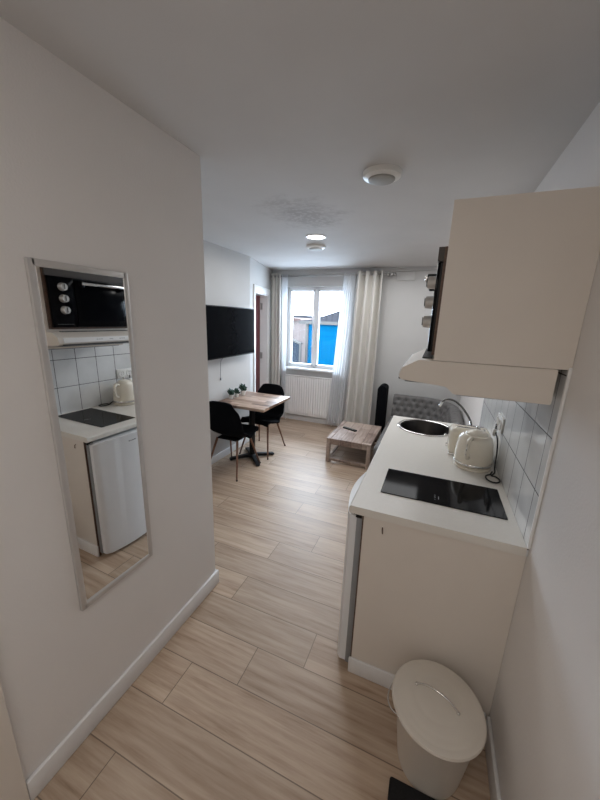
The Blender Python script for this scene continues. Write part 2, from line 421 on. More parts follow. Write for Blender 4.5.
# ------------------------------------------------------------------ radiator
rx0,rx1=-2.335,-1.43
rd=thing('radiator','white ribbed panel radiator mounted under the window sill','radiator',((rx0+rx1)/2,YF-.05,.10))
b=B()
def radf(u,v):
    x=rx0+(rx1-rx0)*u; z=.11+.68*v
    e=min(min(u,1-u)*(rx1-rx0)/.02,min(v,1-v)*.68/.03,1)
    return (x,YF-.058-.010*e*(.5+.5*math.cos((x-rx0)/.042*2*PI))**.6-.004*e,z)
grid(b,260,16,radf); obj('radiator_panel',b,'radiator',rd,PI)
b=B(); box(b,(rx0,YF-.059,.11),(rx1,YF-.03,.79),.004); 
for x in (rx0+.15,rx1-.15): box(b,(x-.015,YF-.035,.3),(x+.015,YF-.001,.7))
obj('radiator_body',b,'radiator',rd,S)
b=B(); box(b,(rx0,YF-.074,.785),(rx1,YF-.025,.80),.003); obj('radiator_grille',b,'radiator',rd,S)
b=B(); tube(b,[(rx0+.03,YF-.045,.115),(rx0+.03,YF-.045,.0)],.008); obj('radiator_pipe',b,'white',rd,S)
b=B(); tube(b,[(rx1-.03,YF-.045,.115),(rx1-.03,YF-.045,.0)],.008); obj('radiator_pipe',b,'white',rd,S)

# ------------------------------------------------------------------ curtains
def curtain(name,mat,x0,x1,b0,b1,ztop,zbot,nf,amp,y,label,cat,group=None,phase=0,eyes=0):
    t=thing(name,label,cat,((x0+x1)/2,y,zbot),group)
    bm=B()
    def f(u,v):
        v2=v
        xt=x0+(x1-x0)*u; xb=b0+(b1-b0)*u
        x=xt*v2+xb*(1-v2)
        a=amp*(.75+.25*math.sin(7*u+1)+(1-v2)*.25*math.sin(11*u+2))
        w_=math.sin(2*PI*nf*u+phase+.35*(1-v2)*math.sin(5*u)); yy=y+a*math.copysign(abs(w_)**.75,w_)
        x+=.003*math.sin(2*PI*nf*u*2+phase)+.01*math.sin(3*v2+6*u)*(1-v2)
        return (x,yy,zbot+(ztop-zbot)*v2)
    V=grid(bm,max(40,int(nf*22)),40,f)
    o=obj('curtain_cloth',bm,mat,t,PI)
    md=o.modifiers.new('thick','SOLIDIFY'); md.thickness=.002 if mat=='sheer' else .004
    for i in range(eyes):
        u=(i+.5)/eyes; x=x0+(x1-x0)*u
        bm=B(); mt=Matrix.Translation((x,y,2.372))@Matrix.Rotation(PI/2,4,'Y')
        R,r=.021,.005
        ring=[mt@Vector((R*math.cos(a*PI/8),R*math.sin(a*PI/8),0)) for a in range(16)]
        tube(bm,ring,r,8,closed=True); obj('eyelet',bm,'steel',t,PI)
    return t
YC=4.945
curtain('curtain','curtain',-2.575,-2.40,-2.57,-2.385,2.415,.03,3,.036,YC,'cream curtain hanging left of the window beside the red door','curtain','cream eyelet curtains',eyes=6)
curtain('curtain','curtain',-1.19,-.80,-1.26,-.80,2.415,.03,3.6,.085,YC,'wide cream pleated curtain hanging right of the window behind the coffee table','curtain','cream eyelet curtains',eyes=7,phase=1)
curtain('sheer_curtain','sheer',-2.380,-2.28,-2.365,-2.28,2.39,.05,4,.022,YC-.005,'narrow white sheer curtain at the left edge of the window','curtain','sheer curtains')
curtain('sheer_curtain','sheer',-1.375,-1.20,-1.53,-1.27,2.39,.05,6,.026,YC-.005,'white sheer curtain flaring over the right edge of the window and radiator','curtain','sheer curtains',phase=.5)
cr=thing('curtain_rod','grey metal curtain rod across the top of the window wall','curtain rod',(-1.6,YC,2.372))
b=B(); tube(b,[(-2.56,YC,2.372),(-.70,YC,2.372)],.011,12); obj('rod',b,'steel',cr,PI)
b=B(); tube(b,[(-.70,YC,2.372),(-.685,YC,2.372),(-.68,YC,2.372),(-.665,YC,2.372),(-.66,YC,2.372),(-.645,YC,2.372),(-.63,YC,2.372)],[.011,.014,.030,.030,.016,.022,.012],14); obj('finial',b,'steel',cr,S)
for x in (-2.565,-.74):
    b=B(); tube(b,[(x,YC,2.372),(x,YF-.01,2.372)],.008,10); lathe(b,[(.026,0),(.026,.01)],(0,0,0),18,Matrix.Translation((x,YF,2.372))@Matrix.Rotation(PI/2,4,'X')); tube(b,[(x-.012,YC,2.372),(x+.012,YC,2.372)],.017,14)
    obj('bracket',b,'steel',cr,S)

# ------------------------------------------------------------------ TV
tv=thing('television','wide black flat television mounted on the wall above the dining table','television',(-2.2,3.29,1.27))
b=B(); box(b,(-2.235,2.80,1.268),(-2.205,3.785,1.838),.006); obj('bezel',b,'black',tv,S)
b=B(); box(b,(-2.206,2.812,1.284),(-2.2035,3.773,1.827),.001,1); obj('screen',b,'tv',tv)
b=B(); box(b,(-2.26,3.0,1.34),(-2.234,3.6,1.72),.01); obj('rear_housing',b,'black',tv,S)
b=B(); box(b,(-2.318,3.17,1.4),(-2.308,3.42,1.68)); box(b,(-2.31,3.27,1.5),(-2.258,3.32,1.58)); obj('wall_bracket',b,'blackmetal',tv)
b=B(); tube(b,smoothpath([(-2.24,3.17,1.28),(-2.300,3.172,1.22),(-2.308,3.17,1.1),(-2.308,3.168,1.02)]),.003,8); box(b,(-2.314,3.16,.99),(-2.300,3.178,1.022),.003)
obj('power_cord',b,'gasket',tv,S)

# ------------------------------------------------------------------ dining table
tx0,tx1,ty0,ty1=-2.305,-1.655,3.03,3.745
tc=(-1.985,3.345)
dt=thing('dining_table','small square wood-topped dining table with black pedestal against the wall','table',(tc[0],tc[1],0))
b=B(); box(b,(tx0,ty0,.718),(tx1,ty1,.75),.003); obj('tabletop',b,'tablewood',dt,S)
b=B(); tube(b,[(tc[0],tc[1],.03),(tc[0],tc[1],.705)],.036,20); obj('column',b,'blackmetal',dt,S)
b=B(); box(b,(tc[0]-.2,tc[1]-.03,.703),(tc[0]+.2,tc[1]+.03,.717),.003); box(b,(tc[0]-.03,tc[1]-.2,.703),(tc[0]+.03,tc[1]+.2,.717),.003); obj('top_plate',b,'blackmetal',dt,S)
b=B(); lathe(b,[(.0,.025),(.07,.025),(.07,.04),(.045,.06),(0,.06)],(tc[0],tc[1],0),20,cap=False)
obj('base_hub',b,'blackmetal',dt,S)
for a in (45,135,225,315):
    a=math.radians(a); L=.285
    mt=Matrix.Translation((tc[0],tc[1],0))@Matrix.Rotation(a,4,'Z')
    b=B()
    prism(b,[(.03,.02),(.03,.06),(L-.02,.034),(L,.024),(L,.008),(L-.03,.008)],-.022,.022)
    lathe(b,[(.016,0),(.016,.010)],(L-.02,0,0),12)
    for v in b.verts: v.co=mt@v.co
    obj('leg',b,'blackmetal',dt,S)

# ------------------------------------------------------------------ dining chairs (shell on four slim legs), facing +y
def make_chair(label,group,loc):
    t=thing('dining_chair',label,'chair',(0,0,0),group)
    b=B()
    prof=[(.235,.435),(.215,.455),(.12,.452),(0,.435),(-.10,.440),(-.17,.475),(-.205,.55),(-.225,.65),(-.245,.76),(-.262,.86)]
    pp=smoothpath([(0,y,z) for y,z in prof],4)
    wd=smoothpath([(0,w,0) for w in (.175,.200,.215,.225,.23,.232,.232,.225,.205,.165)],4)
    cu=smoothpath([(0,c,0) for c in (.0,.005,.02,.03,.045,.055,.06,.05,.04,.03)],4)
    ts=[]
    for i,p in enumerate(pp):
        q=pp[min(i+1,len(pp)-1)]-pp[max(i-1,0)]; q.normalize(); ts.append(Vector((0,-q.z,q.y)))   # surface normal turned to sitter
    def f(u,v):
        i=int(round(u*(len(pp)-1))); s=2*v-1; w=wd[i].y; c=cu[i].y
        nrm=ts[i]; nrm=nrm if nrm.z>0 or nrm.y>0 else -nrm
        tip=1-max(0,(u-.9)/.1)*.0
        x=w*math.sin(s*PI/2*.92)/math.sin(PI/2*.92)
        off=c*abs(s)**2.2
        p=pp[i]+nrm*off
        drop=0
        if u>.85: drop=-(abs(s)**3)*.06*(u-.85)/.15
        if u<.1: p=p+Vector((0,-abs(s)**3*.03*(1-u/.1),0))
        return (x,p.y,p.z+drop)
    grid(b,len(pp),17,f)
    o=obj('seat_shell',b,'blackfab',t,PI)
    md=o.modifiers.new('t','SOLIDIFY'); md.thickness=.028; md.offset=-1
    md=o.modifiers.new('s','SUBSURF'); md.levels=1; md.render_levels=1
    b=B(); box(b,(-.13,-.13,.395),(.13,.14,.410),.003); obj('seat_frame',b,'blackmetal',t,S)
    for sx in (-1,1):
        for sy in (-1,1):
            b=B(); tube(b,[(sx*.13,sy*.12+.0,.405),(sx*.205,sy*.255,.0)],[.014,.0085],12); lg=obj('leg',b,'copper',t,PI)
            b=B(); lathe(b,[(.010,0),(.0105,.012)],(sx*.205,sy*.255,0),12); obj('foot_cap',b,'blackmetal',lg,S)
    t.location=loc
    return t
def dup(root,loc,rotz,label):
    r=root.copy(); COL.objects.link(r); r.location=loc; r.rotation_euler=(0,0,rotz); r['label']=label
    for ch in list(root.children):
        c=ch.copy(); COL.objects.link(c); c.parent=r
        for g in list(ch.children):
            d=g.copy(); COL.objects.link(d); d.parent=c
    return r
ch=make_chair('black shell dining chair on brown legs, nearest the camera with its back turned','dining chairs at the small table',(-2.02,2.985,0))
dup(ch,(-1.985,3.63,0),PI,'black shell dining chair on brown legs at the window side of the table')

# ------------------------------------------------------------------ potted succulents
def plant(x,y,s,label,seed):
    rnd=random.Random(seed)
    t=thing('potted_succulent',label,'plant',(x,y,.75),'small potted plants on the dining table')
    b=B(); lathe(b,[(0,0),(.022*s,0),(.028*s,.05*s),(.025*s,.05*s),(.023*s,.042*s),(0,.042*s)],(x,y,.75),20,cap=False); obj('pot',b,'potwhite',t,S)
    b=B(); lathe(b,[(0,.040*s),(.0235*s,.0425*s),(0,.0435*s)],(x,y,.75),16,cap=False); obj('soil',b,'soil',t)
    b=B()
    for i in range(18):
        a=i*2.4; tl=.3+.9*(i/18); L=(.052-.012*(i/18))*s*rnd.uniform(.8,1.25)
        d=Vector((math.cos(a)*math.cos(tl),math.sin(a)*math.cos(tl),math.sin(tl)))
        st=Vector((x,y,.75+.042*s+.0015*i*s))
        pts=[st,st+d*L*.5+Vector((0,0,.004)),st+d*L*.85+Vector((0,0,.010)),st+d*L+Vector((0,0,.016))]
        tube(b,pts,[.003*s,.009*s,.007*s,.001],6)
    obj('leaves',b,'leaf',t,PI)
plant(-2.245,3.28,1.05,'small potted succulent, leftmost of the three on the dining table',1)
plant(-2.235,3.39,.95,'small potted succulent in the middle of the three on the dining table',2)
plant(-2.225,3.52,1.25,'taller dark potted succulent, rightmost of the three on the dining table',3)

# ------------------------------------------------------------------ coffee table, remote
cx0,cx1,cy0,cy1,cz=-1.107,-.560,3.64,4.42,.318
ct=thing('coffee_table','low rustic wooden coffee table in front of the cream curtain','table',((cx0+cx1)/2,(cy0+cy1)/2,0))
b=B()
box(b,(cx0+.06,cy0+.001,cz-.022),(cx1-.06,cy1-.001,cz),.002)
box(b,(cx0,cy0,cz-.024),(cx0+.058,cy1,cz),.003); box(b,(cx1-.058,cy0,cz-.024),(cx1,cy1,cz),.003)
obj('tabletop',b,'coffeewood',ct,S)
b=B()
box(b,(cx0+.008,cy0+.01,cz-.08),(cx1-.008,cy0+.03,cz-.024),.002); box(b,(cx0+.008,cy1-.03,cz-.08),(cx1-.008,cy1-.01,cz-.024),.002)
box(b,(cx0+.01,cy0+.03,cz-.08),(cx0+.03,cy1-.03,cz-.024),.002); box(b,(cx1-.03,cy0+.03,cz-.08),(cx1-.01,cy1-.03,cz-.024),.002)
obj('apron',b,'coffeewood',ct,S)
for x in (cx0+.002,cx1-.047):
    for y in (cy0+.002,cy1-.047):
        b=B(); box(b,(x,y,0),(x+.045,y+.045,cz-.024),.003); obj('leg',b,'coffeewood',ct,S)
b=B(); box(b,(cx0+.045,cy0+.012,.025),(cx1-.045,cy0+.034,.060),.002); box(b,(cx0+.045,cy1-.034,.025),(cx1-.045,cy1-.012,.060),.002)
box(b,(cx0+.012,cy0+.045,.025),(cx0+.034,cy1-.045,.060),.002); box(b,(cx1-.034,cy0+.045,.025),(cx1-.012,cy1-.045,.060),.002)
obj('stretcher',b,'coffeewood',ct,S)
rm=thing('remote_control','black remote control lying on the wooden coffee table','remote control',(-.90,4.07,cz))
RM=Matrix.Translation((-.905,4.065,cz))@Matrix.Rotation(math.radians(-24),4,'Z')
b=B(); box(b,(-.125,-.024,.0),(.085,.024,.018),.006,3,RM); obj('body',b,'black',rm,S)
b=B()
for i in range(7):
    for j in (-1,0,1): lathe(b,[(.0045,.0),(.004,.003)],(0,0,0),8,RM@Matrix.Translation((-.10+i*.022,j*.013,.0175)))
obj('buttons',b,'gasket',rm,S)

# ------------------------------------------------------------------ black upright
b=B()
X0,X1,Y0,Y1=-.690,-.565,4.62,4.86
pts=[(X0+.002,.0),(X1-.002,.0),(X1,.60),(X1-.004,.80)]
n=10; cxm=(X0+X1)/2; hw=(X1-X0)/2
poly=[(X0,.0),(X1,.0),(X1,.79)]+[(cxm+hw*math.cos(a),.79+.055*math.sin(a)) for a in [PI*k/n for k in range(1,n)]]+[(X0,.79)]
prism(b,poly,Y0,Y1)
tag(obj('upright_cushion',b,'blackfab',None,S),'tall narrow black upright cushion with rounded top between curtain and sofa','cushion')

# ------------------------------------------------------------------ sofa (tufted, in the far right corner)
sf=thing('sofa','grey button-tufted velvet sofa in the far right corner by the wall','sofa',(0,4.1,0))
ys,ye=3.35,4.93
path=[Vector((.195,ys+(4.42-ys)*k/14,0)) for k in range(15)]
for k in range(1,12):
    a=PI/2*k/12; path.append(Vector((.195-.295*(1-math.cos(a)),4.42+.30*math.sin(a),0)))
path+= [Vector((-.10-(.38)*k/8,4.72,0)) for k in range(0,9)]
# resample finely
def resample(P,n):
    L=[0]
    for a,c in zip(P,P[1:]): L.append(L[-1]+(c-a).length)
    out=[]
    for i in range(n):
        s=L[-1]*i/(n-1); j=0
        while j<len(L)-2 and L[j+1]<s: j+=1
        out.append(P[j].lerp(P[j+1],(s-L[j])/(L[j+1]-L[j])))
    return out,L[-1]
NP=170; pth,PL=resample(path,NP)
prof=smoothpath([(0,0,.38),(.02,0,.45),(.045,0,.55),(.065,0,.61),(.075,0,.665),(.11,0,.70),(.16,0,.70),(.195,0,.665),(.20,0,.61),(.195,0,.5),(.19,0,.30),(.19,0,.10)],5)
tb=B(); btn=[]
def tuft(s,h):
    du,dv=.105,.085; r=0
    iv=round(h/dv); best=9
    for j in (iv-1,iv,iv+1):
        off=.5*(j%2)
        iu=round(s/du-off)
        for i in (iu-1,iu,iu+1):
            d=math.hypot(s-(i+off)*du,(h-j*dv)); best=min(best,d)
    return best
PLp=[0]
for a,c in zip(prof,prof[1:]): PLp.append(PLp[-1]+(c-a).length)
def sofaf(u,v):
    i=int(round(u*(NP-1))); j=int(round(v*(len(prof)-1)))
    t=(pth[min(i+1,NP-1)]-pth[max(i-1,0)]).normalized(); out=Vector((t.y,-t.x,0))
    s=PL*u; h=PLp[j]; p=prof[j]
    puff=0
    if h<.37:
        d=tuft(s,h-.02); puff=.028*(1-math.exp(-(d/.032)**2))*min(1,h/.03)*min(1,max(0,(.40-h)/.05))
    elif p.z>.6: puff=.006*abs(math.sin(s/.105*PI))
    q=pth[i]+out*(p.x-puff*.9)
    return (q.x,q.y,p.z+puff*.12)
V=grid(tb,NP,len(prof),sofaf)
for row in (V[0],V[-1]):
    bx=[tb.verts.new((v.co.x,v.co.y,v.co.z)) for v in row]
    try: tb.faces.new(bx)
    except Exception: pass
obj('tufted_back',tb,'sofa',sf,PI)
b=B()
for j in range(0,4):
    h=.02+.085*j
    k=min(range(len(PLp)),key=lambda q:abs(PLp[q]-h)); p=prof[k]
    off=.5*(j%2); i=0
    while (i+off)*.105<PL-.03:
        s=(i+off)*.105
        if s>.03:
            ii=min(NP-1,int(round(s/PL*(NP-1)))); t=(pth[min(ii+1,NP-1)]-pth[max(ii-1,0)]).normalized(); out=Vector((t.y,-t.x,0))
            q=pth[ii]+out*(p.x-.003)
            bmesh.ops.create_icosphere(b,subdivisions=1,radius=.009,matrix=Matrix.Translation((q.x,q.y,p.z)))
        i+=1
tuf=obj('tuft_buttons',b,'sofadark',sf,PI); tuf['kind']='stuff'
b=B(); box(b,(-.485,ys,.10),(.22,4.74,.30),.015); obj('base',b,'sofa',sf,S)
b=B(); box(b,(-.49,ys,.30),(.20,4.70,.42),.035,3); obj('seat_cushion',b,'sofa',sf,S)
for x in (-.44,.34):
    for y in (ys+.06,4.80):
        b=B(); lathe(b,[(.016,0),(.026,.10),(.026,.12)],(x,y,0),12); obj('leg',b,'black',sf,S)

BEFORE=set(bpy.data.objects)
# tile field and its end trim
b=B(); box(b,(KR-.008,1.350,.86),(KR,3.02,1.60)); struct('wall_right_tiles',b,'tiles')
b=B(); box(b,(KR-.010,1.337,.90),(KR,1.350,1.60),.003); struct('trim_2',b,'white')
# ------------------------------------------------------------------ worktop with round hole for the sink
SX,SY,SR=0.0,2.735,.200
CX0,CY0,CY1=-.280,1.343,2.976
def worktop():
    b=B(); n=64
    z1,z0=.90,.862
    x0,x1=CX0,KR-.009
    def outer(a):
        dx,dy=math.cos(a),math.sin(a)
        ts=[]
        if dx>1e-9: ts.append((x1-SX)/dx)
        if dx<-1e-9: ts.append((x0-SX)/dx)
        if dy>1e-9: ts.append((CY1-SY)/dy)
        if dy<-1e-9: ts.append((SY-.5-SY)/dy)
        t=min(ts); return (SX+dx*t,SY+dy*t)
    cors=[math.atan2(yy-SY,xx-SX) for xx in (x0,x1) for yy in (SY-.5,CY1)]
    angs=sorted([2*PI*i/n-PI for i in range(n)]+cors)
    for z,fl in ((z1,0),(z0,1)):
        I=[b.verts.new((SX+SR*math.cos(a),SY+SR*math.sin(a),z)) for a in angs]; O=[b.verts.new((*outer(a),z)) for a in angs]
        for i in range(len(angs)):
            j=(i+1)%len(angs); b.faces.new((I[i],I[j],O[j],O[i]) if fl else (I[i],O[i],O[j],I[j]))
        if fl==0: I0,O0=I,O
        else:
            for i in range(len(angs)):
                j=(i+1)%len(angs); b.faces.new((I0[i],I0[j],I[j],I[i]))
                if not (abs(O0[i].co.y-(SY-.5))<1e-6 and abs(O0[j].co.y-(SY-.5))<1e-6): b.faces.new((O0[i],O[i],O[j],O0[j]))
    # near slab with softened front edge
    e=.006
    ya,yb=CY0,SY-.5
    pr=[(x0+e,z0),(x0,z0+e),(x0,z1-e),(x0+e,z1),(x1,z1),(x1,z0)]
    prism(b,pr,ya,yb)
    return b
tag(obj('worktop',worktop(),'worktop'),'off-white laminate kitchen worktop along the right wall','worktop')
b=B(); 

# sink
sk=thing('sink','round dark steel sink bowl set in the far end of the worktop','sink',(SX,SY,.75))
b=B(); lathe(b,[(.213,.9005),(.216,.903),(.205,.908),(.194,.904),(.190,.895),(.186,.80),(.165,.765),(.10,.752),(.03,.748),(.03,.744),(.11,.748),(.172,.760),(.192,.80),(.195,.9)],(SX,SY,0),64,cap=False)
obj('bowl',b,'sinksteel',sk,S)
b=B(); lathe(b,[(.2165,.9008),(.219,.9045),(.209,.910),(.197,.906),(.194,.9035)],(SX,SY,0),64,cap=False); obj('rim',b,'chrome',sk,PI)
b=B(); lathe(b,[(0,.753),(.03,.753),(.038,.757),(.040,.752)],(SX,SY,0),24,cap=False)
tube(b,[(SX,SY,.753),(SX,SY,.775)],.006,10); lathe(b,[(.0,.772),(.014,.774),(.014,.779),(0,.781)],(SX,SY,0),16,cap=False)
for a in range(3):
    an=a*2.1+.5; tube(b,[(SX,SY,.765),(SX+.03*math.cos(an),SY+.03*math.sin(an),.757)],.004,6)
obj('drain_strainer',b,'chrome',sk,S)
# faucet
fc=thing('faucet','tall chrome gooseneck faucet arching over the round sink','faucet',(.335,2.80,.9))
b=B(); lathe(b,[(.028,.9),(.028,.908),(.020,.915),(.018,.955)],(.335,2.80,0),20); obj('base',b,'chrome',fc,S)
b=B(); fp=smoothpath([(.335,2.80,.95),(.325,2.80,.985),(.295,2.80,1.035),(.245,2.80,1.095),(.19,2.80,1.135),(.135,2.80,1.142),(.10,2.80,1.118),(.088,2.80,1.088)],6); tube(b,fp,.0075,12); obj('spout',b,'darksteel',fc,PI)
b=B(); tube(b,[(.101,2.80,1.118),(.086,2.80,1.078)],.011,14); obj('spout_tip',b,'chrome',fc,S)
b=B(); tube(b,[(.335,2.815,.94),(.33,2.87,.965)],[.008,.006],10); obj('lever',b,'chrome',fc,S)

# hob
hb=thing('induction_hob','flat black glass hob on the near end of the worktop','hob',(.11,1.67,.9))
b=B(); box(b,(-.168,1.525,.9),(.385,1.815,.9045),.0015,1); obj('glass_top',b,'glassblack',hb,S)
b=B()
for c,r in ((-.03,.085),(.245,.065)):
    pass
for k in range(5):
    lathe(b,[(.0028,.9045),(.0028,.9049)],(.085+.0,1.565+.022*k if k<2 else 1.56+.012*k,0),8)
box(b,(.10,1.57,.9045),(.103,1.60,.9048)); 
obj('touch_controls',b,'gasket',hb)

# ------------------------------------------------------------------ base units
ep=thing('end_panel','beige laminate end panel closing the near side of the kitchen unit','kitchen panel',(.1,1.365,0))
b=B(); box(b,(-.212,1.357,KF),(KR-.001,1.375,.861)); obj('panel',b,'cream',ep)
b=B(); box(b,(-.218,1.3565,KF),(-.212,1.3755,.861)); obj('edge_band',b,'brown',ep)
b=B(); tube(b,[(-.124,1.357,.818),(-.124,1.349,.815),(-.122,1.347,.80),(-.121,1.351,.792)],.0028,6); obj('hook',b,'brown',ep,S)
bb('baseboard_kitchen_panel',(-.224,1.343,KF),(KR-.016,1.357,.022))
fr=thing('fridge','white under-counter fridge beneath the near end of the worktop','fridge',(.0,1.63,0))
b=B(); box(b,(-.218,1.3765,KF+.014),(.34,1.865,.835),.004); obj('cabinet_body',b,'fridge',fr,S)
b=B(); box(b,(-.2465,1.367,KF+.03),(-.2185,1.862,.830),.001); obj('door_gasket',b,'gasket',fr,S)
b=B(); nn_=24; poly=[(-.246,1.367),(-.286,1.367)]
poly=[(-.247,1.372)]
for k in range(nn_+1):
    u=k/nn_; e=min(u,1-u); x=-.290-.036*math.sin(PI*u)+ .010*max(0,1-e/.03)**2
    poly.append((x,1.372+.498*u))
poly.append((-.247,1.870))
A=[b.verts.new((x,y,-.048)) for x,y in poly]; C=[b.verts.new((x,y,.845)) for x,y in poly]
b.faces.new(A[::-1]); b.faces.new(C); 
for i in range(len(poly)):
    j=(i+1)%len(poly); b.faces.new((A[i],A[j],C[j],C[i]))
bmesh.ops.bevel(b,geom=[e for e in b.edges if (abs(e.verts[0].co.z-e.verts[1].co.z)<1e-6) and min(e.verts[0].co.x,e.verts[1].co.x)<-.25],offset=.009,segments=3,affect='EDGES')
obj('door',b,'fridge',fr,S)
b=B()
for i,(w_,h_) in enumerate(((.006,.010),(.006,.007),(.006,.007),(.009,.007),(.006,.007),(.008,.010),(.006,.007))):
    y=1.618+i*.0095; u=(y-1.367)/.503; x=-.290-.036*math.sin(PI*u)
    box(b,(x-.0012,y,.790),(x+.003,y+w_,.790+h_))
obj('badge',b,'gasket',fr)
b=B(); box(b,(-.262,1.362,.8455),(-.228,1.392,.857),.003); box(b,(-.250,1.3585,.835),(-.222,1.3665,.857),.001); obj('top_hinge',b,'black',fr,S)
for x in (-.20,.30):
    for y in (1.41,1.84):
        b=B(); lathe(b,[(.014,0),(.014,.014)],(x,y,KF),10); obj('foot',b,'black',fr,S)
bc=thing('base_cabinet','white kitchen base cabinet under the sink beyond the fridge','cabinet',(.08,2.43,0))
b=B(); t=.018
ya,yb=1.895,2.965
box(b,(-.225,ya,.04),(KR-.012,ya+t,.861)); box(b,(-.225,yb-t,.04),(KR-.012,yb,.861)); box(b,(-.225,ya+t,.04),(KR-.012,yb-t,.058)); box(b,(KR-.03,ya+t,.058),(KR-.012,yb-t,.861)); box(b,(-.19,ya,KF),(-.175,yb,.04)); box(b,(-.175,ya,KF),(KR-.012,ya+t,.04)); box(b,(-.175,yb-t,KF),(KR-.012,yb,.04))
obj('carcass',b,'white',bc)
for (a,c,h) in ((ya+.002,(ya+yb)/2-.002,1),((ya+yb)/2+.002,yb-.002,-1)):
    b=B(); box(b,(-.245,a,.045),(-.226,c,.855),.002); d=obj('door',b,'white',bc,S)
    hy=c-.05 if h>0 else a+.05
    b=B(); tube(b,smoothpath([(-.245,hy,.70),(-.270,hy,.705),(-.272,hy,.76),(-.270,hy,.815),(-.245,hy,.82)],4),.005,8); obj('handle',b,'steel',d,PI)

# ------------------------------------------------------------------ upper cabinet (open niche holding the oven)
UX0,UX1,UY0,UY1,UZ0,UZ1=-.002,KR-.009,1.343,1.965,1.592,2.139
uc=thing('wall_cabinet','beige wall cabinet above the hood with an open niche for the small oven','cabinet',(.2,1.65,UZ0))
b=B(); t=.018
box(b,(UX0,UY0,UZ0),(KR-.001,UY0+t,UZ1)); box(b,(UX0,UY1-t,UZ0),(UX1,UY1,UZ1))
box(b,(UX0,UY0+t,UZ0),(UX1,UY1-t,UZ0+.016)); box(b,(UX0,UY0+t,UZ1-t),(UX1,UY1-t,UZ1)); box(b,(UX0,UY0+t,2.005),(UX1,UY1-t,2.020)); box(b,(UX1-.008,UY0+t,UZ0+.016),(UX1,UY1-t,UZ1-t))
obj('carcass',b,'cream',uc)
b=B(); box(b,(UX0+.002,UY0+t+.002,2.022),(UX0+.018,UY1-t-.002,UZ1-t-.002),.002); obj('flap_door',b,'cream',uc,S)
ov=thing('mini_oven','black countertop mini oven with three round knobs inside the wall cabinet','oven',(.15,1.66,UZ0+.016))
z0=UZ0+.022; z1=1.985
b=B(); box(b,(-.024,1.381,z0+.006),(.33,1.925,z1-.002),.005); obj('casing',b,'black',ov,S)
b=B(); box(b,(-.012,1.3625,z0-.004),(.02,1.380,z1+.012),.001); box(b,(-.012,1.926,z0-.004),(.02,1.944,z1+.012),.001); box(b,(-.014,1.380,z0-.006),(.02,1.926,z0+.006),.001); obj('wood_surround',b,'brown',ov)
b=B(); box(b,(-.032,1.366,z1-.036),(-.010,1.926,z1+.012),.001); obj('top_strip',b,'darksurround',ov)
b=B(); box(b,(-.030,1.381,z0+.007),(-.018,1.540,z1-.038),.002); obj('control_panel',b,'glassblack',ov,S)
b=B(); box(b,(-.034,1.545,z0+.012),(-.018,1.925,z1-.045),.003); d=obj('oven_door',b,'glassblack',ov,S)
b=B(); box(b,(-.0355,1.575,z0+.05),(-.033,1.910,z1-.095),.001); obj('oven_window',b,M['tv'],d,S)
b=B(); box(b,(-.078,1.572,z1-.080),(-.064,1.915,z1-.060),.004); obj('door_handle',b,'chrome',d,S)
for y in (1.585,1.90):
    b=B(); box(b,(-.070,y-.012,z1-.095),(-.032,y+.012,z1-.052),.006); obj('handle_bracket',b,'black',d,S)
RY=Matrix.Rotation(-PI/2,4,'Y')
for z in (1.885,1.810,1.735):
    b=B(); lathe(b,[(.027,0),(.027,.006),(.0245,.009),(.0235,.032),(.020,.036),(0,.036)],(0,0,0),28,Matrix.Translation((-.025,1.462,z))@RY,cap=False)
    kn=obj('knob',b,'steelbright',ov,S)
    b=B(); box(b,(-.0655,1.4605,z-.015),(-.0645+.006,1.4635,z+.017)); obj('pointer',b,'darkgrey',kn)
b=B()
for i in range(10): box(b,(-.0308,1.405+i*.011,z0+.026),(-.0295,1.4125+i*.011,z0+.0285))
obj('lettering',b,'gasket',ov)

# ------------------------------------------------------------------ cooker hood
hd=thing('cooker_hood','white slim cooker hood with sloping visor under the wall cabinet','cooker hood',(.15,1.65,1.467))
HY1=1.955
b=B(); pf=[(-.002,1.590),(-.055,1.590),(-.112,1.556),(-.124,1.520),(-.113,1.508),(.054,1.495),(.082,1.469),(.392,1.467),(.392,1.590)]
prism(b,pf,1.345,HY1); bmesh.ops.bevel(b,geom=[e for e in b.edges if abs(e.verts[0].co.y-e.verts[1].co.y)>.1],offset=.003,segments=2,affect='EDGES')
obj('hood_shell',b,'cream',hd,S)
b=B(); box(b,(-.1275,1.375,1.524),(-.112,1.95,1.556),.002,1)
for v in b.verts:
    v.co.x+= (v.co.z-1.523)*.33
obj('control_strip',b,'white',hd)
for y,wd in ((1.60,.05),(1.70,.03),(1.78,.05)):
    b=B()
    for k in range(3): box(b,(-.1225,y+k*wd/3,1.538),(-.114,y+k*wd/3+wd/5,1.543))
    obj('switch_mark',b,'gasket',hd)
b=B()
for i in range(28):
    y=1.42+i*.018; box(b,(-.046,y,1.5895),(-.008,y+.009,1.5945))
obj('top_grille',b,'darkgrey',hd)
b=B(); box(b,(-.1255,1.37,1.506),(-.108,1.95,1.514)); obj('front_lip',b,'darkgrey',hd)
b=B(); box(b,(-.10,1.37,1.497),(.05,1.93,1.504)); box(b,(.095,1.37,1.462),(.38,1.93,1.468)); obj('grease_filter',b,'gasket',hd)

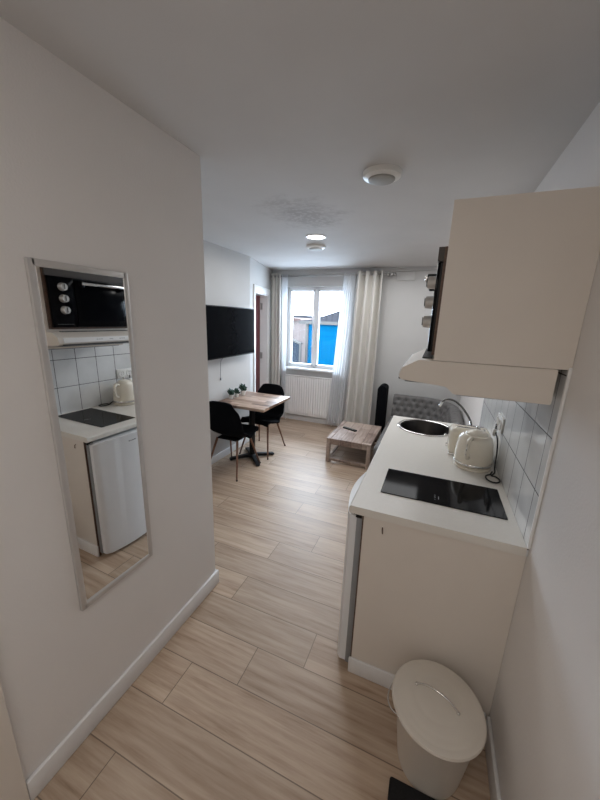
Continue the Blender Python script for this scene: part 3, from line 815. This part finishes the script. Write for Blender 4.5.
# ------------------------------------------------------------------ kettle, toaster, cords, socket
KX,KY=.285,2.085
kt=thing('electric_kettle','cream retro electric kettle on its base beside the black hob','kettle',(KX,KY,.9))
b=B(); lathe(b,[(0,.0),(.096,.0),(.102,.004),(.102,.016),(.092,.022),(0,.022)],(KX,KY,.9),40,cap=False); pb=obj('power_base',b,'creamenamel',kt,S)
b=B(); lathe(b,[(0,.024),(.096,.024),(.103,.034),(.103,.05),(.101,.10),(.096,.15),(.087,.187),(.072,.203),(.0,.206)],(KX,KY,.9),48,cap=False); obj('body',b,'creamenamel',kt,S)
b=B(); lathe(b,[(.0985,.026),(.1045,.030),(.1045,.040),(.1035,.042)],(KX,KY,.9),48,cap=False); obj('trim_ring',b,'chrome',kt,S)
b=B(); lathe(b,[(.062,.199),(.060,.208),(.045,.222),(.02,.229),(0,.230)],(KX,KY,.9),36,cap=False); obj('lid',b,'creamenamel',kt,S)
b=B(); lathe(b,[(.004,.228),(.005,.236),(.012,.239),(.013,.247),(.008,.253),(0,.254)],(KX,KY,.9),18,cap=False); obj('lid_knob',b,'chrome',kt,S)
hdv=Vector((-.36,-.93,0)).normalized(); kc=Vector((KX,KY,.9))
b=B(); hp=smoothpath([kc+hdv*.078+Vector((0,0,.190)),kc+hdv*.112+Vector((0,0,.202)),kc+hdv*.142+Vector((0,0,.190)),kc+hdv*.150+Vector((0,0,.16)),kc+hdv*.147+Vector((0,0,.125)),kc+hdv*.130+Vector((0,0,.092)),kc+hdv*.096+Vector((0,0,.085))],5)
tube(b,hp,[.009]+[.0105]*(len(hp)-2)+[.008],12)
obj('handle',b,'creamenamel',kt,PI)
b=B(); q=kc+hdv*.1555; tube(b,[kc+hdv*.1545+Vector((0,0,.180)),kc+hdv*.1585+Vector((0,0,.15)),kc+hdv*.152+Vector((0,0,.115))],.004,8); obj('handle_inlay',b,'chrome',kt,PI)
b=B(); sp=-hdv
tube(b,[kc+sp*.070+Vector((0,0,.165)),kc+sp*.100+Vector((0,0,.19)),kc+sp*.112+Vector((0,0,.20))],[.03,.018,.012],12); obj('spout',b,'creamenamel',kt,S)
b=B(); pz=kc+hdv*.104+Vector((0,0,.036)); bmesh.ops.create_icosphere(b,subdivisions=2,radius=.008,matrix=Matrix.Translation(pz)); obj('switch',b,'chrome',kt,PI)

ts=thing('toaster','cream retro toaster standing behind the kettle','toaster',(.27,2.28,.9))
b=B(); box(b,(.150,2.202,.905),(.385,2.355,1.085),.038,6); obj('body',b,'creamenamel',ts,S)
b=B(); box(b,(.156,2.208,.900),(.379,2.349,.915),.004); obj('foot_plate',b,'chrome',ts,S)
b=B(); box(b,(.185,2.240,1.0835),(.352,2.262,1.0875),.001); box(b,(.185,2.296,1.0835),(.352,2.318,1.0875),.001); obj('bread_slots',b,'chrome',ts,S)
b=B(); box(b,(.190,2.245,1.0872),(.347,2.257,1.0880)); box(b,(.190,2.301,1.0872),(.347,2.313,1.0880)); obj('slot_opening',b,'black',ts)
b=B(); tube(b,[(.152,2.278,1.01),(.132,2.278,1.01)],.006,10); box(b,(.122,2.262,1.004),(.134,2.294,1.016),.003); obj('lever',b,'chrome',ts,S)
b=B(); lathe(b,[(.014,0),(.013,.012),(0,.013)],(0,0,0),18,Matrix.Translation((.151,2.278,.945))@RY,cap=False); obj('dial',b,'chrome',ts,S)

sc=thing('wall_socket','white double wall socket on the tiles behind the kettle','socket',(KR-.009,2.2,1.16))
b=B(); box(b,(KR-.019,2.115,1.115),(KR-.008,2.285,1.205),.003); obj('plate',b,'whiteplastic',sc,S)
for y in (2.158,2.242):
    b=B(); lathe(b,[(.032,0),(.030,.006),(.026,.006),(.024,.001),(0,.001)],(0,0,0),24,Matrix.Translation((KR-.019,y,1.16))@RY,cap=False)
    o=obj('outlet',b,'whiteplastic',sc,S)
    b=B()
    for q in (-.009,.009): lathe(b,[(.003,0),(.003,.001)],(0,0,0),8,Matrix.Translation((KR-.0195,y,1.16+q))@RY)
    obj('pin_hole',b,'black',o)
b=B()
loop=[(.385,2.015,.914),(.372,1.99,.906)]+[(.378+.034*math.cos(a),1.935+.048*math.sin(a),.905+.002*math.sin(a*.5)) for a in [PI/2+2*PI*k/12 for k in range(1,13)]]+[(.398,2.02,.908),(.407,2.09,.92),(.410,2.12,1.0),(.409,2.16,1.06),(.4055,2.235,1.09),(.4035,2.242,1.14)]
tube(b,smoothpath(loop,5),.0042,8)
pc=tag(obj('power_cable',b,'black',None,S),'black power cable coiled on the worktop running to the wall socket','cable')
b=B(); box(b,(.390,2.226,1.135),(.409,2.258,1.178),.005); obj('plug',b,'whiteplastic',pc,S)
b=B(); box(b,(.33,1.965,.9005),(.37,1.99,.916),.004)
for v in b.verts: pass
b.free()


# size the whole kitchen block to the room (its own floor level lands on the room floor)
for o in list(set(bpy.data.objects)-BEFORE):
    if o.type=='MESH':
        for v in o.data.vertices:
            v.co*=KS
            if o.parent is None: v.co.z-=KF*KS
    if o.parent is None and o.type=='EMPTY': o.location=Vector((o.location.x*KS,o.location.y*KS,(o.location.z-KF)*KS))

# ------------------------------------------------------------------ waste bin
BX,BY=.172,1.085
bn=thing('waste_bin','round cream metal waste bin with a lid beside the kitchen end panel','bin',(BX,BY,.0))
b=B(); lathe(b,[(0,.010),(.114,.010),(.118,.012),(.121,.03),(.150,.295),(.155,.30),(.152,.303),(.147,.299),(.118,.03),(.110,.02),(0,.02)],(BX,BY,0),64,cap=False); obj('body',b,'binenamel',bn,S)
b=B(); lathe(b,[(.158,.294),(.166,.296),(.169,.303),(.166,.311),(.157,.316),(.150,.3155),(.143,.318),(.132,.3215),(.124,.3218),(.118,.3245),(.088,.329),(.082,.3285),(.076,.331),(.03,.3335),(0,.334)],(BX,BY,0),64,cap=False); ld=obj('lid',b,'binenamel',bn,S)
ha=math.radians(-17); hv=Vector((math.cos(ha),math.sin(ha),0)); c0=Vector((BX-.005,BY,.334))
hp=smoothpath([c0-hv*.078,c0-hv*.068+Vector((0,0,.010)),c0-hv*.04+Vector((0,0,.026)),c0+Vector((0,0,.032)),c0+hv*.04+Vector((0,0,.026)),c0+hv*.068+Vector((0,0,.010)),c0+hv*.078],5)
b=B(); tube(b,hp,.0040,10); bmesh.ops.create_icosphere(b,subdivisions=2,radius=.007,matrix=Matrix.Translation(c0-hv*.078)); bmesh.ops.create_icosphere(b,subdivisions=2,radius=.007,matrix=Matrix.Translation(c0+hv*.078)); obj('lid_handle',b,'chrome',ld,PI)
# bail handle hanging at the left side of the rim
b=B(); pts=[]
for k in range(25):
    a=math.radians(150+62*k/24)
    s=math.sin(PI*k/24)
    pts.append((BX+(.157+.022*s)*math.cos(a),BY+(.157+.022*s)*math.sin(a),.282-.035*s))
tube(b,pts,.003,8); 
for p in (pts[0],pts[-1]): bmesh.ops.create_icosphere(b,subdivisions=2,radius=.008,matrix=Matrix.Translation(p))
obj('carry_handle',b,'chrome',bn,PI)
b=B(); lathe(b,[(.112,.0),(.115,.0),(.116,.012),(.110,.012)],(BX,BY,0),48,cap=False); obj('base_ring',b,'binenamel',bn,S)
b=B(); box(b,(.038,.40,0),(.262,.967,.022),.008)
tag(obj('floor_mat',b,'mat',None,S),'small black mat on the floor in front of the cream bin','mat')

# ------------------------------------------------------------------ wall mirror
MX=XL
my0,my1,mz0,mz1=.646,.996,.590,1.882
mr=thing('wall_mirror','tall narrow silver-framed mirror on the near left wall','mirror',(MX,.82,mz0))
def framebox(y0,y1,z0,z1,t,x0,x1,bev):
    b=B()
    box(b,(x0,y0,z0),(x1,y0+t,z1),bev); box(b,(x0,y1-t,z0),(x1,y1,z1),bev)
    box(b,(x0,y0+t*.5,z0),(x1,y1-t*.5,z0+t),bev); box(b,(x0,y0+t*.5,z1-t),(x1,y1-t*.5,z1),bev); return b
obj('frame',framebox(my0,my1,mz0,mz1,.022,MX,MX+.016,.003),'mirrorframe',mr,S)
b=B(); box(b,(MX+.001,my0+.015,mz0+.015),(MX+.010,my1-.015,mz1-.015))
for v in b.verts:
    if v.co.x>MX+.005: v.co.x+=.019*(v.co.y-.82)
obj('mirror_glass',b,'mirror',mr)

# ------------------------------------------------------------------ ceiling fittings
def detector(x,y,r,label):
    t=thing('smoke_detector',label,'smoke detector',(x,y,H),'round white detectors on the ceiling')
    b=B(); lathe(b,[(0,0),(r,0),(r*1.0,-.010),(r*.97,-.022),(r*.80,-.031),(0,-.031)],(x,y,H),40,cap=False); obj('housing',b,'whiteplastic',t,S)
    b=B(); lathe(b,[(r*.70,-.031),(r*.68,-.037),(r*.55,-.041),(0,-.042)],(x,y,H),36,cap=False); obj('sensor_cap',b,'greydisc',t,S)
detector(-.365,1.925,.098,'large round white smoke detector on the ceiling nearest the wall cabinet')
detector(-1.285,3.47,.10,'small-looking round white detector on the ceiling just beyond the downlight')
dl=thing('downlight','bright round recessed downlight in the ceiling beside the plaster stain','ceiling light',(-1.155,3.11,H))
b=B(); lathe(b,[(.082,-.001),(.096,-.001),(.096,-.006),(.086,-.008),(.082,-.004)],(-1.155,3.11,H),40,cap=False); obj('trim_ring',b,'white',dl,S)
b=B(); lathe(b,[(0,-.003),(.082,-.003),(.0,-.0045)],(-1.155,3.11,H),40,cap=False); obj('lens',b,'lamp',dl)

# ------------------------------------------------------------------ outside
b=B(); box(b,(-14,5.6,-.35),(6,30,-.3)); o=struct('ground_outside',b,'paving')
bl=thing('blue_building','bright blue boarded building with grey roof seen through the window','building',(-2.2,10.5,-.3))
b=B(); box(b,(-3.84,10,-.3),(-.6,14,1.57)); obj('siding',b,'bluesiding',bl)
b=B(); box(b,(-3.92,9.96,-.3),(-3.84,10.02,1.57)); box(b,(-4.15,9.9,1.57),(-.4,9.97,1.67)); obj('fascia',b,'ext_white',bl)
b=B(); prism(b,[(-4.15,1.67),(-.4,1.67),(-.4,1.90),(-1.9,2.32),(-3.64,1.72)],9.9,14.2); obj('roof',b,'roofgrey',bl)
sd=thing('grey_shed','low grey garden shed with sloping roof outside the left pane','shed',(-4.3,10,-.3))
b=B(); prism(b,[(-5.3,-.3),(-4.04,-.3),(-4.04,.92),(-4.5,1.08),(-5.3,1.30)],9.75,9.95); obj('shed_wall',b,'greyshed',sd)
b=B(); prism(b,[(-4.0,.93),(-4.0,.97),(-4.5,1.13),(-5.4,1.37),(-5.4,1.32),(-4.5,1.08)],9.72,9.98); obj('shed_roof',b,'ext_white',sd)
b=B(); box(b,(-4.02,9.68,-.3),(-3.96,9.74,.95)); obj('corner_post',b,'ext_white',sd)
hs=thing('pale_house','pale rendered house standing behind the grey shed','building',(-6,14,-.3))
b=B(); box(b,(-8.5,13.5,-.3),(-5.55,17,1.62)); obj('house_wall',b,'houses',hs)
b=B(); prism(b,[(-8.7,1.62),(-5.45,1.62),(-5.6,1.74),(-8.6,1.8)],13.4,17.1); obj('house_roof',b,'redroof',hs)
for i,x in enumerate((-7.4,-6.7,-6.1)):
    b=B(); box(b,(x-.16,13.47,.9),(x+.16,13.5,1.35)); obj('house_window',b,'houses2',hs)
rh=thing('distant_house','distant dark-roofed house with a slim red spire on the skyline','building',(-8,21,-.3))
b=B(); box(b,(-11,20,-.3),(-7.3,23,1.75)); obj('house_wall',b,'houses2',rh)
b=B(); prism(b,[(-11.2,1.75),(-7.1,1.75),(-8.0,1.95),(-10.3,1.95)],19.8,23.2); obj('house_roof',b,'roofgrey',rh)
b=B(); lathe(b,[(.12,1.9),(.10,2.2),(.03,2.5),(0,2.62)],(-8.95,20.2,0),8); obj('spire',b,'redroof',rh)

# ------------------------------------------------------------------ light
wd=bpy.data.worlds.new('world'); SC.world=wd; wd.use_nodes=True
bg=wd.node_tree.nodes['Background']; bg.inputs[0].default_value=(.86,.93,1.0,1); bg.inputs[1].default_value=12
def area(name,loc,rot,sx,sy,e,col):
    l=bpy.data.lights.new(name,'AREA'); l.shape='RECTANGLE'; l.size=sx; l.size_y=sy; l.energy=e; l.color=col
    o=bpy.data.objects.new(name,l); COL.objects.link(o); o.location=loc; o.rotation_euler=rot; return o
area('window_daylight',((wx0+wx1)/2,YF+.42,1.72),(math.radians(-74),0,0),1.0,1.2,64,(.68,.83,1.0))
l=bpy.data.lights.new('downlight_lamp','SPOT'); l.energy=12; l.color=(1,.97,.93); l.spot_size=math.radians(179); l.spot_blend=.15; l.shadow_soft_size=.09
o=bpy.data.objects.new('downlight_lamp',l); COL.objects.link(o); o.location=(-1.155,3.11,H-.03)
area('living_room_fill',(-.75,3.7,H-.02),(0,0,0),1.5,1.8,25,(.97,.98,1.0))  # added soft fill under the ceiling with no fixture, brightens the far room
area('hall_fill',(-.35,-.6,2.44),(0,0,0),.8,.8,9,(1,.95,.90))  # added ambient fill behind the camera, not a visible fitting

# ------------------------------------------------------------------ camera
cd=bpy.data.cameras.new('camera'); cam=bpy.data.objects.new('camera',cd); COL.objects.link(cam)
R_=Vector((0.92315559,0.38309578,0.03195911)); U_=Vector((-0.12142442,0.21169868,0.96976274)); F_=Vector((-0.36474631,0.89912251,-0.241948))
mt=Matrix(((R_.x,U_.x,-F_.x,0),(R_.y,U_.y,-F_.y,0),(R_.z,U_.z,-F_.z,1.73),(0,0,0,1)))
cam.matrix_world=mt; cd.sensor_fit='AUTO'; cd.sensor_width=36; cd.lens=326.15*36/800; cd.clip_start=.02
SC.camera=cam
SC.view_settings.view_transform='Standard'; SC.view_settings.look='None'; SC.view_settings.exposure=0
SC.cycles.use_denoising=True; SC.cycles.max_bounces=10; SC.cycles.diffuse_bounces=6; SC.cycles.transparent_max_bounces=16
SC.cycles.sample_clamp_indirect=6
